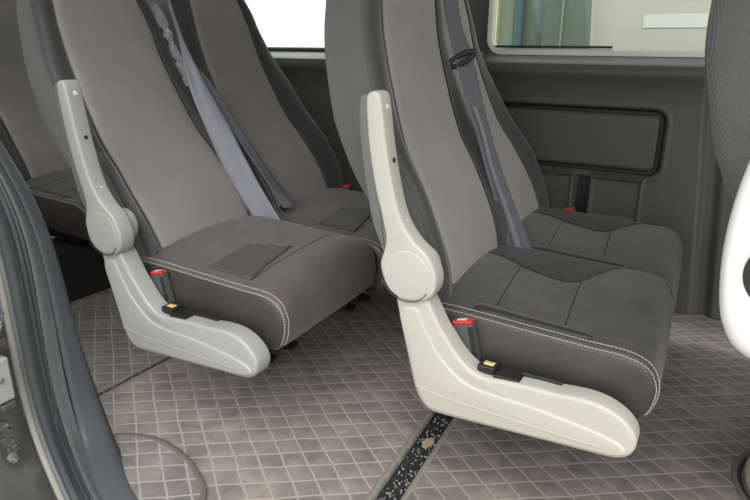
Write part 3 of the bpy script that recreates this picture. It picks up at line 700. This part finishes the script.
L5 = [Vector((p.x-.006, p.y-.016, p.z)) for p in Ls[4]]; Ls.append(L5)
Ls.append([Vector((p.x-.035, p.y-.20, p.z)) for p in Ls[4]])
p5 = struct(band('trim_9', 4, 5, M['creamp'], [0, .002, .003, 0], .008))
p6 = struct(band('trim_10', 5, 6, M['paint'], [0, -.006, .004, .0, .003, -.004, 0], .01))
lt = empty('door_latch_bracket', (-.70, -.60, .30), 'worn pale metal latch bracket at the left edge of the photo, on the door pillar', 'latch')
MB().box(-.028, .012, -.030, .012, -.022, .075).build('plate', M['cream_shade_grey'], lt, bevel=.006)
MB().box(-.026, .016, -.020, .008, -.040, -.024).build('lower_tab', M['paint'], lt, bevel=.004)
MB().disc((.012, -.012, .03), (1, -.1, 0), .006, .004, 12).build('bolt', M['chrome'], lt)
hk = [Vector((.006+.012*math.sin(t*2), -.014+.03*math.cos(t), .155+.05*math.sin(t))) for t in [2*PI*i/24 for i in range(24)]]
MB().tube(hk, .0045, 8, closed=True).build('striker_loop', M['chrome'], lt)
MB().box(-.02, .004, -.03, .02, .095, .11).build('striker_plate', M['paint'], lt, bevel=.003)
kb = MB()
for i in range(5): kb.disc((-.004+.004*i, -.02+.006*(i % 2), -.075-.018*i), (1, -.3, .2), .012, .012, 10)
kb.build('hinge_knuckle', M['dmetal'], lt)
# ------------------------------------------------------------------ outside the far windows
struct(MB().box(-14, 14, -14, 14, -.50, -.45).build('trim_8', M['ground']))
fc = empty('building_facade', (-.4, 3.0, -.45), 'green tinted glass facade seen through the sliding window', 'building')
def fbox(name, m, x0, x1, y0, y1, z0, z1): return MB().box(x0+.4, x1+.4, y0-3, y1-3, z0+.45, z1+.45).build(name, M[m], fc)
fbox('glass_wall', 'bld', -1.518, 1.526, 5.02, 5.4, -.45, 5)
fbox('pale_wall', 'bld2', -2.612, -1.518, 5.0, 5.4, -.45, 5)
fbox('post', 'yel2', -1.755, -1.673, 4.93, 5.0, -.45, 5)
fbox('mullion', 'bld2', -1.075, -1.053, 5.0, 5.02, -.45, 5); fbox('mullion', 'blue', -1.282, -1.26, 5.0, 5.02, -.45, 5)
pp = MB().tube([(-1.459+.4, 1.94, 0), (-1.459+.4, 1.94, 5.4)], .05, 16); pp.build('downpipe', M['blue'], fc)
vh = empty('parked_van', (.6, 2.5, -.45), 'beige vehicle parked outside, seen through the sliding window', 'vehicle')
body = crom([Vector(p) for p in [(-.80, .25), (-.86, .6), (-.855, 1.2), (-.885, 1.8), (-.80, 2.1), (-.2, 2.2), (1.2, 2.2), (2.4, 2.1), (2.9, 1.3), (3.6, 1.1), (3.7, .5), (3.6, .25)]], 6)
slab(body, 0, 1.4, .06).build('body', M['beige'], vh, angle=50)
MB().box(-.60, -.20, -.004, .01, 1.535, 1.60).build('side_window', M['beige2'], vh)
for x in (-.1, 2.7):
    MB().disc((x, .02, .32), (0, -1, 0), .32, .06, 32).build('wheel', M['rubber'], vh)

# ------------------------------------------------------------------ light and camera
wd = bpy.data.worlds.new('sky'); bpy.context.scene.world = wd; wd.use_nodes = True
bg = wd.node_tree.nodes['Background']; bg.inputs[0].default_value = (.97, .99, .97, 1); bg.inputs[1].default_value = 1.4
sun = bpy.data.lights.new('daylight', 'SUN'); sun.energy = 2.2; sun.angle = math.radians(50); sun.color = (1, .98, .95)
so = bpy.data.objects.new('daylight', sun); so.location = (2, -3, 4); C.objects.link(so)
so.rotation_euler = Vector((.45, -1, 1.3)).normalized().to_track_quat('Z', 'Y').to_euler()
cam = bpy.data.cameras.new('camera'); co = bpy.data.objects.new('camera', cam); C.objects.link(co)
cam.sensor_width = 36; cam.lens = 615.786*36/750; cam.clip_start = .02
yw, pt, rl = [math.radians(a) for a in (30.053, 18.283, .492)]
fw = Vector((-math.sin(yw)*math.cos(pt), math.cos(yw)*math.cos(pt), -math.sin(pt))); rt = Vector((math.cos(yw), math.sin(yw), 0)); up = rt.cross(fw)
r2 = rt*math.cos(rl)+up*math.sin(rl); u2 = -rt*math.sin(rl)+up*math.cos(rl)
mw = Matrix((r2, u2, -fw)).transposed().to_4x4(); mw.translation = (.517, -1.185, .98); co.matrix_world = mw
sc = bpy.context.scene; sc.camera = co
vs = sc.view_settings; vs.view_transform = 'Standard'; vs.look = 'None'; vs.gamma = 1; vs.exposure = 0.2; vs.use_curve_mapping = False
